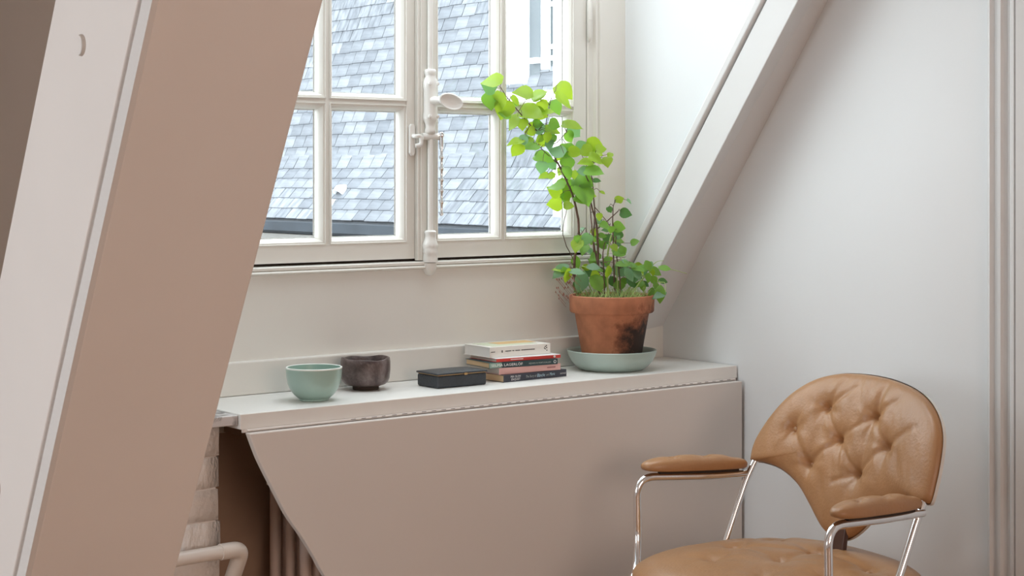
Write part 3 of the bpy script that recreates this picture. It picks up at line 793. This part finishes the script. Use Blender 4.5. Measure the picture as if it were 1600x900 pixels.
def leaf_mesh(kind, heart):
    """unit length leaf, base at the origin, tip on +x, folded a little along the midrib and curled"""
    prof = [(0, .02), (.04, .26), (.16, .44), (.34, .50), (.54, .43), (.74, .27), (.90, .10), (1.0, .0)] if heart else [(0, .02), (.10, .17), (.28, .30), (.48, .335), (.66, .27), (.83, .15), (.94, .05), (1.0, .0)]
    vs = []; fs = []
    for x, h_ in prof:
        back = -.10 * (h_ / .5) if heart and x < .1 else 0
        droop = -.16 * x * x
        for sgn in (-1, -.5, 0, .5, 1):
            vs.append((x + back * abs(sgn), sgn * h_, droop + .22 * h_ * abs(sgn) - .12 * h_ * sgn * sgn + .018 * math.sin(9 * x + 2 * sgn)))
    for i in range(len(prof) - 1):
        for k in range(4): fs.append((i*5 + k, i*5 + k + 1, (i+1)*5 + k + 1, (i+1)*5 + k))
    me = bpy.data.meshes.new('leaf'); me.from_pydata(vs, [], fs); me.update(); me.materials.append(M['leaf_' + kind])
    for p in me.polygons: p.use_smooth = True
    return me
LM = {(k, h_): leaf_mesh(k, h_) for k in 'ygbd' for h_ in (True, False)}
LEAVES = '-299 -106 701 50 180 y;-278 -89 651 42 95 y;-269 -84 630 46 110 y;-222 -45 676 46 190 y;-181 -13 674 38 -30 y;-239 -58 654 29 45 y;-201 -38 628 53 10 y;-179 -11 623 38 20 y;-171 -5 642 30 60 y;-138 12 641 36 60 g;-116 32 682 47 40 y;-118 -31 656 49 30 y;-247 -66 599 38 130 y;-223 -48 596 27 90 y;-183 -16 599 25 0 g;-186 -18 586 34 180 b;-142 -39 596 29 20 g;-146 -23 583 38 10 y;-99 -18 596 47 5 y;-91 33 581 36 40 b;-104 21 566 28 60 g;-205 -31 580 25 170 y;-241 -60 554 38 170 y;-237 -57 531 36 120 y;-209 -35 560 25 180 y;-205 -34 543 40 175 g;-161 -40 563 25 90 y;-181 -14 561 25 150 y;-148 -23 559 25 120 g;-139 -23 531 40 200 b;-112 39 528 41 90 g;-168 -2 516 45 10 g;-175 -17 489 30 100 b;-147 13 496 26 60 b;-111 3 498 32 90 g;-155 6 470 26 180 y;-110 -24 476 32 60 g;-129 27 479 21 120 y;-89 15 530 34 0 y;-69 37 543 30 -20 b;-39 31 543 45 20 y;-61 -16 531 30 30 y;-67 -11 504 34 180 y;-38 -27 512 40 20 y;-13 -28 504 23 90 y;-45 -35 482 42 5 g;-75 -16 482 25 180 b;-70 8 457 45 20 g;-140 -40 445 40 180 g;-113 14 434 49 100 g;-67 -13 423 49 60 g;-78 -15 411 28 30 g;-48 25 421 21 0 y;-143 -2 400 34 180 y;-107 -15 396 25 0 y;19 -2 412 21 -20 y;36 2 376 28 10 d;-5 1 385 15 60 d;-35 34 458 19 0 d;-33 -39 368 17 90 y;-33 23 356 19 170 b;-3 23 385 14 -30 d;19 -39 412 17 -25 y;-22 -36 348 21 180 g;-3 -26 335 17 90 g;22 36 341 29 5 g;-15 30 334 17 190 d;-42 34 327 19 90 y;-71 35 316 16 0 y;-88 -12 296 32 110 y;-64 -12 310 31 120 b;-49 2 307 20 100 g;-21 22 320 20 0 g;-8 30 310 24 90 d;20 24 308 27 0 g;-25 29 297 27 200 g;5 -37 292 18 45 y;16 4 298 17 0 d;18 -13 278 31 0 g;29 9 281 18 60 g;-42 33 266 30 150 g;-13 -13 260 18 90 g;-89 34 256 27 80 g;-124 -42 239 34 145 b;-111 -56 228 28 95 y;-95 -59 235 29 0 b;-64 30 240 19 0 y;-53 -70 247 24 0 b;-74 -19 212 37 110 b;-42 -50 212 35 60 g;-19 12 207 23 90 g;-10 -31 235 24 90 y;20 21 234 34 10 b;40 -23 229 27 60 b;20 -61 254 27 -10 g;49 25 246 24 0 g;16 8 196 24 0 g;47 6 205 23 40 d;61 -44 241 28 0 g;-56 34 226 26 170 d;3 20 207 23 60 d;-26 12 236 20 20 d;-80 15 190 20 150 d;32 26 206 20 140 g;70 -23 242 30 -10 g;84 -66 252 20 60 g;104 7 234 26 30 g;88 -37 220 19 100 g;72 6 200 21 180 g;99 -5 180 22 100 g;117 -37 182 33 95 g;46 -46 249 17 0 g;50 6 227 22 100 b;128 38 206 18 10 d;109 -14 197 21 60 g;60 10 211 18 150 d;84 33 200 16 30 d'
STEMS = 'B -79 4 179 26 -92 6 224 26 -91 6 270 25 -83 6 321 23 -86 6 376 22 -98 6 424 20 -113 6 457 19 -134 6 500 18 -156 6 545 17 -171 -6 568 15 -203 -30 595 12 -241 -62 638 10 -264 -78 666 8 -277 -90 687 6;B -169 -4 568 10 -160 4 623 8 -149 12 667 7 -140 12 683 5;B -156 -6 545 10 -136 -6 553 8 -113 -6 578 6;B -134 6 500 10 -160 2 523 8 -182 -14 543 6;B -31 6 179 24 -33 10 240 24 -35 10 310 22 -39 10 352 20 -49 10 389 17 -56 10 432 14 -57 10 453 12 -66 10 480 10 -45 10 500 8;B -23 8 179 18 -39 13 272 16 -45 13 320 15 -42 13 376 13 -47 13 449 11 -51 13 470 10 -61 13 492 7;B -45 -6 279 13 -51 -6 350 12 -57 -6 401 10 -80 -6 432 7;B -35 14 338 12 -9 14 358 11 17 14 382 8;B 9 9 179 17 7 15 210 16 5 15 272 15 3 15 347 12 4 15 389 9 7 15 402 6;B -43 8 392 9 -18 8 364 8 -4 8 342 6;B -92 19 255 9 -100 19 270 9 -121 19 323 8 -112 19 387 6 -112 19 406 5;B -84 18 311 7 -64 18 340 7 -66 18 311 6;G -10 0 181 20 -10 1 273 18 -1 1 322 15;B 21 1 180 15 19 1 224 13 11 1 280 11 10 1 320 8;B -18 -8 180 15 -21 -13 225 13 -23 -13 279 11 -18 -13 305 7;G 33 8 176 16 49 13 195 15 73 13 216 13 92 13 233 11 111 13 254 6 131 13 257 4;G 41 10 176 14 73 17 207 12 109 17 235 9 145 17 236 6 189 17 225 5;G 48 -1 177 14 80 -1 216 12 96 -1 221 12 110 -1 207 10 132 -1 204 8;G -47 5 179 13 -63 8 208 12 -87 8 240 10 -119 8 232 6;G 16 5 179 13 12 9 240 11 15 9 272 8'
rnd = random.Random(21)
stems = []
for s_ in STEMS.split(';'):
    q = s_.split(); v = [float(t) for t in q[1:]]
    stems.append((q[0], [(Vector((v[i], v[i+1], v[i+2])) * .001, v[i+3] * .00016) for i in range(0, len(v), 4)], MB(), []))
    stems[-1][1][0][0].z = min(stems[-1][1][0][0].z, .175 if stems[-1][1][0][0].z < .20 else 9)
for s_ in stems:
    pts = spline([p for p, r_ in s_[1]], 4); rr = []
    for i in range(len(pts)):
        a = i / 4; k = min(int(a), len(s_[1]) - 2); f_ = a - k
        rr.append(max(.0008, s_[1][k][1] * (1 - f_) + s_[1][k+1][1] * f_) * .85)
        pts[i] = pts[i] + Vector((noise.noise(pts[i] * 60), noise.noise(pts[i] * 60 + Vector((3, 1, 4))), 0)) * .0016
    s_[2].tube(pts, rr, 7); s_[3].extend(pts)
plan = []
src = [t.split() for t in LEAVES.split(';')]
for t in list(src):                       # smaller leaves tucked behind the large ones
    if rnd.random() < (.45 if float(t[2]) > 330 else .8):
        src.append([str(float(t[0]) + rnd.gauss(0, 13)), str(float(t[1]) + rnd.uniform(-4, 22)), str(max(178., float(t[2]) + rnd.gauss(0, 12))), str(float(t[3]) * rnd.uniform(.6, .95)), str(float(t[4]) + rnd.gauss(0, 50)), rnd.choice('yyygb' if float(t[2]) > 330 else 'yggbgd')])
for t in src:
    x, y, z, l, a, k = t; x, y, z, l, a = float(x) * .001, float(y) * .001, float(z) * .001, float(l) * .001, R(float(a))
    heart = z > .26
    tip = Vector((math.cos(a), 0, -math.sin(a)))
    ty = rnd.uniform(-.55, .35)
    ax_ = (tip + Vector((0, ty, 0))).normalized()
    nn = Vector((rnd.uniform(-.6, .6), -.8, rnd.uniform(.1, 1.3)))
    nn = (nn - ax_ * nn.dot(ax_)).normalized()
    side = nn.cross(ax_)
    S = l * math.sqrt(1 + ty * ty) * 1.12
    base = Vector((x, y, z)) - ax_ * S * .5
    best = min(range(len(stems)), key=lambda i: min((base - p).length for p in stems[i][3]))
    near = min(stems[best][3], key=lambda p: (base - p).length)
    mid = near.lerp(base, .5) + Vector((0, 0, .006))
    if (near - base).length > .004:
        stems[best][2].tube([near, mid, base + ax_ * .002], [.0009, .0007, .0006], 5)
    m3 = Matrix((ax_, side, nn)).transposed().to_4x4()
    if not heart: S *= 1.3
    plan.append((best, LM[(k, heart)], Matrix.Translation(base) @ m3 @ Matrix.Diagonal((S, S * rnd.uniform(.85, 1.08), S * rnd.uniform(.7, 1.3), 1))))
sobj = [put('stem', s_[2], 'bark' if s_[0] == 'B' else 'gstem', PL, smooth=60) for s_ in stems]
for b_, me, mw in plan:
    o = bpy.data.objects.new('leaf', me); COL.objects.link(o); o.parent = sobj[b_]; o.matrix_basis = mw
# small tangle of moss and dry seed heads on the soil
tg = MB()
for i in range(260):
    th = rnd.uniform(0, 6.28); r_ = .09 * math.sqrt(rnd.random()); p = Vector((r_ * math.cos(th), r_ * math.sin(th), .165))
    tg.tube([p, p + Vector((rnd.uniform(-.02, .02), rnd.uniform(-.02, .02), rnd.uniform(.008, .03)))], [.0009, .0004], 3)
tag(put('moss', tg, 'gstem', PL), kind='stuff')
dr = MB()
for i in range(46):
    p = Vector((rnd.gauss(-.115, .014), rnd.gauss(-.02, .02), rnd.uniform(.165, .24)))
    dr.lathe([(.0003, -.003), (.0016, 0), (.0003, .003)], 5, p); dr.tube([p, p + Vector((.018, .0, -.022))], .0004, 3)
M['dry'] = mat('dry_seed', (.33, .13, .10), .8)
tag(put('dry_seed_heads', dr, 'dry', PL), kind='stuff')

# ================================================================== armchair
CH = empty('armchair', (2.7006, 2.4245, 0), 3.0251); tag(CH, 'tan buttoned leather armchair with chrome tube arms against the white wall', 'armchair')
def cushion(outl, cen, rings, segn, hfun, thick, mapf, edge=.5):
    """closed pad: outline in (a,b), puffed top hfun(a,b,rho), flat underside"""
    O = spline([(p[0], p[1], 0) for p in outl + [outl[0]]], 8)
    # resample by arc length
    cum = [0]
    for i in range(1, len(O)): cum.append(cum[-1] + (O[i] - O[i-1]).length)
    pts = []; j = 0
    for k in range(segn):
        d = cum[-1] * k / segn
        while cum[j+1] < d: j += 1
        f_ = (d - cum[j]) / max(1e-9, cum[j+1] - cum[j]); pts.append(O[j].lerp(O[j+1], f_))
    vs = [mapf(cen[0], cen[1], hfun(cen[0], cen[1], 0))]; fs = []
    for i in range(1, rings + 1):
        rho = (i / rings) ** .85
        for k in range(segn):
            a = cen[0] + (pts[k].x - cen[0]) * rho; b_ = cen[1] + (pts[k].y - cen[1]) * rho
            vs.append(mapf(a, b_, hfun(a, b_, rho)))
    def id_(i, k): return 1 + (i - 1) * segn + k % segn
    for k in range(segn): fs.append((0, id_(1, k), id_(1, k+1)))
    for i in range(1, rings):
        for k in range(segn): fs.append((id_(i, k), id_(i+1, k), id_(i+1, k+1), id_(i, k+1)))
    base = len(vs)
    lv = [(1.0, -thick * .45), (.985, -thick * .85), (.95, -thick)]
    for q, (rho, hh) in enumerate(lv):
        for k in range(segn):
            a = cen[0] + (pts[k].x - cen[0]) * rho; b_ = cen[1] + (pts[k].y - cen[1]) * rho
            vs.append(mapf(a, b_, hh))
    prev = [id_(rings, k) for k in range(segn)]
    for q in range(len(lv)):
        cur = [base + q * segn + k for k in range(segn)]
        for k in range(segn): fs.append((prev[k], cur[k], cur[(k+1) % segn], prev[(k+1) % segn]))
        prev = cur
    fs.append(tuple(prev))
    return MB().add(vs, fs), pts
def seg_d(p, a, b_):
    ab = (b_[0]-a[0], b_[1]-a[1]); t = max(0, min(1, ((p[0]-a[0])*ab[0] + (p[1]-a[1])*ab[1]) / (ab[0]**2 + ab[1]**2)))
    return math.hypot(p[0]-a[0]-t*ab[0], p[1]-a[1]-t*ab[1])
def tufts(btn, depth, sig, folds, fdep, fsig, rays=5, ramp=.0016):
    def f_(a, b_):
        h_ = 0.
        for i, (x, y) in enumerate(btn):
            d = math.hypot(a-x, b_-y)
            h_ -= depth * (.62 * math.exp(-(d/sig)**2) + .38 * math.exp(-(d/(sig*.38))**2))
            th = math.atan2(b_-y, a-x)
            h_ += ramp * math.sin(rays * th + i * 1.7) * (d / sig) * math.exp(-d / (sig * .9))
            h_ += ramp * .7 * math.sin((rays + 4) * th + i * 2.9) * (d / sig) * math.exp(-d / (sig * .7))
        for p, q in folds:
            h_ -= fdep * math.exp(-(seg_d((a, b_), p, q) / fsig)**2)
        return h_
    return f_
# backrest: a shield shape, leaning and gently wrapped
outl = [(-.272, .621), (-.2735, .648), (-.268, .675), (-.248, .720), (-.214, .768), (-.166, .804), (-.108, .824), (-.038, .831), (.05, .829), (.13, .818), (.19, .799), (.237, .770), (.264, .735), (.2745, .69), (.2765, .65), (.274, .617),
        (.262, .609), (.225, .605), (.178, .595), (.125, .573), (.090, .547), (.066, .521), (.036, .499), (.001, .492), (-.035, .501), (-.065, .522), (-.092, .546), (-.138, .583), (-.190, .609), (-.238, .618), (-.262, .6175)]
BT = [(-.093, .748), (.055, .746), (-.172, .695), (-.036, .687), (.117, .691), (-.107, .627), (.042, .625)]
fold = [((-.093, .748), (-.06, .82)), ((.055, .746), (.07, .822)), ((.055, .746), (.14, .80)), ((-.093, .748), (-.036, .687)), ((-.036, .687), (.055, .746)), ((.055, .746), (.117, .691)), ((-.036, .687), (-.107, .627)), ((-.036, .687), (.042, .625)), ((.117, .691), (.042, .625)), ((.042, .625), (-.02, .60)), ((.117, .691), (.20, .745)), ((-.172, .695), (-.107, .627)), ((-.107, .627), (-.09, .57)), ((.042, .625), (.05, .56)), ((-.093, .748), (-.02, .80))]
tf = tufts(BT, .0165, .024, fold, .0030, .0065, 6, .0020)
def wr(a, b_): return .0026 * noise.noise((a * 26, b_ * 9, 2.)) + .0014 * noise.noise((a * 60 + b_ * 20, b_ * 22, 5.)) + (.0030 * math.sin(a * 150 + noise.noise((a * 9, b_ * 9, 0)) * 3) * max(0, (b_ - .765) / .06) * math.exp(-((a - .03) / .16)**2))
def hb(a, b_, rho):
    e_ = max(0., 1 - rho**5)
    return .030 * e_**.55 + (tf(a, b_) + wr(a, b_)) * min(1, 3.0 * (1 - rho) + .12)
LEAN = .33
nv = Vector((1, 0, LEAN)).normalized()
def mapb(a, b_, hh):
    x = -.08 - .045 * (1 - (a / .265)**2) - LEAN * (b_ - .617)
    n_ = Vector((nv.x, -.34 * a / .265, nv.z)).normalized()
    return Vector((x, a, b_)) + n_ * (hh - .012)
mbk, opts = cushion(outl, (0., .68), 56, 176, hb, .018, mapb)
bk = put('backrest', mbk, 'tan', CH, smooth=80)
# pale shell edge round the back of the cushion
vs = []; fs = []; n = len(opts)
cen = Vector((0, .68, 0))
for k, p in enumerate(opts):
    d = (p - cen); q = cen + d * (1 + .0024 / d.length); q2 = cen + d * .94
    vs += [mapb(q.x, q.y, -.006), mapb(q.x, q.y, -.013), mapb(q2.x, q2.y, -.0205)]
for k in range(n):
    for j in range(2): fs.append((k*3 + j, ((k+1) % n)*3 + j, ((k+1) % n)*3 + j + 1, k*3 + j + 1))
fs.append(tuple(k*3 + 2 for k in range(n)))
put('back_shell', MB().add(vs, fs), 'tanback', CH, smooth=60)
for a, b_ in BT:
    c_ = mapb(a, b_, hb(a, b_, .5) + .0015)
    put('button', MB().lathe([(.0002, -.003), (.0062, -.002), (.0066, 0), (.004, .002), (.0002, .0026)], 12, c_, lambda p, th: Vector((p.z, p.x, p.y))), 'tan', bk, smooth=60)
# seat
so = []
for k in range(40):
    th = 2 * math.pi * k / 40; ce, se = math.cos(th), math.sin(th); ex_ = 2 / 2.7
    so.append((.062 + .283 * abs(ce)**ex_ * (1 if ce > 0 else -1), .278 * (1 - .10 * max(0, -ce)) * abs(se)**ex_ * (1 if se > 0 else -1)))
SB = [(.081, -.129), (-.05, -.152), (-.029, .01), (.085, .032), (-.035, .165), (.088, .17), (.19, -.06), (.19, .10)]
sf = [((-.05, -.152), (-.029, .01)), ((-.029, .01), (.081, -.129)), ((-.029, .01), (.085, .032)), ((-.05, -.152), (.081, -.129)), ((-.05, -.152), (-.13, -.18)), ((-.029, .01), (-.12, .0)), ((.081, -.129), (.085, .032)), ((-.029, .01), (-.035, .165)), ((-.05, -.152), (-.10, -.08)), ((-.05, -.152), (-.04, -.23))]
ts = tufts(SB, .014, .034, sf, .0030, .011, 6, .0013)
def hs(a, b_, rho):
    e_ = max(0., 1 - rho**3.2)
    return .050 * e_**.62 + (ts(a, b_) + .0016 * noise.noise((a * 20, b_ * 20, 7.))) * min(1, 3.0 * (1 - rho) + .05)
mbs, _ = cushion(so, (.062, 0.), 52, 170, hs, .055, lambda a, b_, hh: Vector((a, b_, .424 + hh)))
st = put('seat', mbs, 'tan', CH, smooth=80)
for a, b_ in SB:
    put('button', MB().lathe([(.0062, -.002), (.0066, 0), (.004, .002), (.0002, .0026)], 12, Vector((a, b_, .424 + hs(a, b_, .5) + .001))), 'tan', st, smooth=60)
# chrome frame
TR = .0086
for s_ in (-1, 1):
    pth = fillet([(-.083, .2675 * s_, .588), (.02, .279 * s_, .5895), (.206, .307 * s_, .600), (.203, .3075 * s_, .455), (.23, .275 * s_, .395), (.302, .236 * s_, .365), (.325, .236 * s_, .012)], .046, 9)
    put('arm_tube', MB().tube(pth, TR, 16), 'chrome', CH, smooth=50)
    pth = fillet([(-.110, .262 * s_, .640), (-.0741, .2654 * s_, .5864), (-.0166, .2654 * s_, .4593), (.02, .262 * s_, .385), (-.05, .255 * s_, .345), (-.20, .25 * s_, .012)], .03, 8)
    put('rear_upright', MB().tube(pth, TR * .92, 16), 'chrome', CH, smooth=50)
    for xx in (.325, -.20): put('glide', MB().lathe([(.014, 0), (.015, .004), (.012, .014)], 14, (xx, (.236 if xx > 0 else .25) * s_, 0)), 'dark', CH, smooth=40)
    # padded armrest
    ao = []
    L0, L1, wd = -.072, .190, .030
    for k in range(28):
        th = 2 * math.pi * k / 28; ce, se = math.cos(th), math.sin(th)
        ao.append(((L0 + L1) / 2 + (L1 - L0) / 2 * abs(ce)**.72 * (1 if ce > 0 else -1), wd * (1.0 + .12 * ce) * abs(se)**.72 * (1 if se > 0 else -1)))
    at = tufts([(.115, .0), (.035, .0), (-.04, 0.)], .0085, .016, [((.115, .0), (.14, .02)), ((.035, 0), (.055, .022)), ((-.04, 0), (-.02, .02)), ((.115, 0), (.10, -.02)), ((.035, 0), (.02, -.02))], .0016, .006, 5, .0006)
    def ha(a, b_, rho): return .0200 * max(0., 1 - rho**3.)**.6 + at(a, b_) * min(1, 2.5 * (1 - rho) + .1)
    def mapa(a, b_, hh, s_=s_):
        f_ = (a + .083) / .289
        return Vector((a, (.2675 + f_ * .0395) * s_ + b_, .6135 + f_ * .011 + hh))
    mba, _ = cushion(ao, ((L0 + L1) / 2, 0), 22, 90, ha, .0115, mapa)
    put('armrest', mba, 'tan', CH, smooth=80)
    put('armrest_bracket', MB().tube([(-.05, (.272) * s_, .5975), (.15, (.2995) * s_, .6055)], .007, 8), 'dark', CH, smooth=40)
put('cross_tube', MB().tube([(.02, -.262, .385), (.02, .262, .385)], TR * .9, 14).tube([(.25, -.26, .388), (.25, .26, .388)], TR * .9, 14), 'chrome', CH, smooth=50)
M['brown_metal'] = mat('dark_brown_bracket', (.07, .03, .02), .35)
bb = put('back_bracket', MB().prism([(-.086, .515), (-.098, .515), (-.088, .455), (-.07, .40), (-.03, .372), (.02, .372), (.02, .380), (-.025, .384), (-.058, .408), (-.075, .46)], lambda a, b_, c_: (a, c_, b_), -.004, .040), 'brown_metal', CH, bevel=.002)
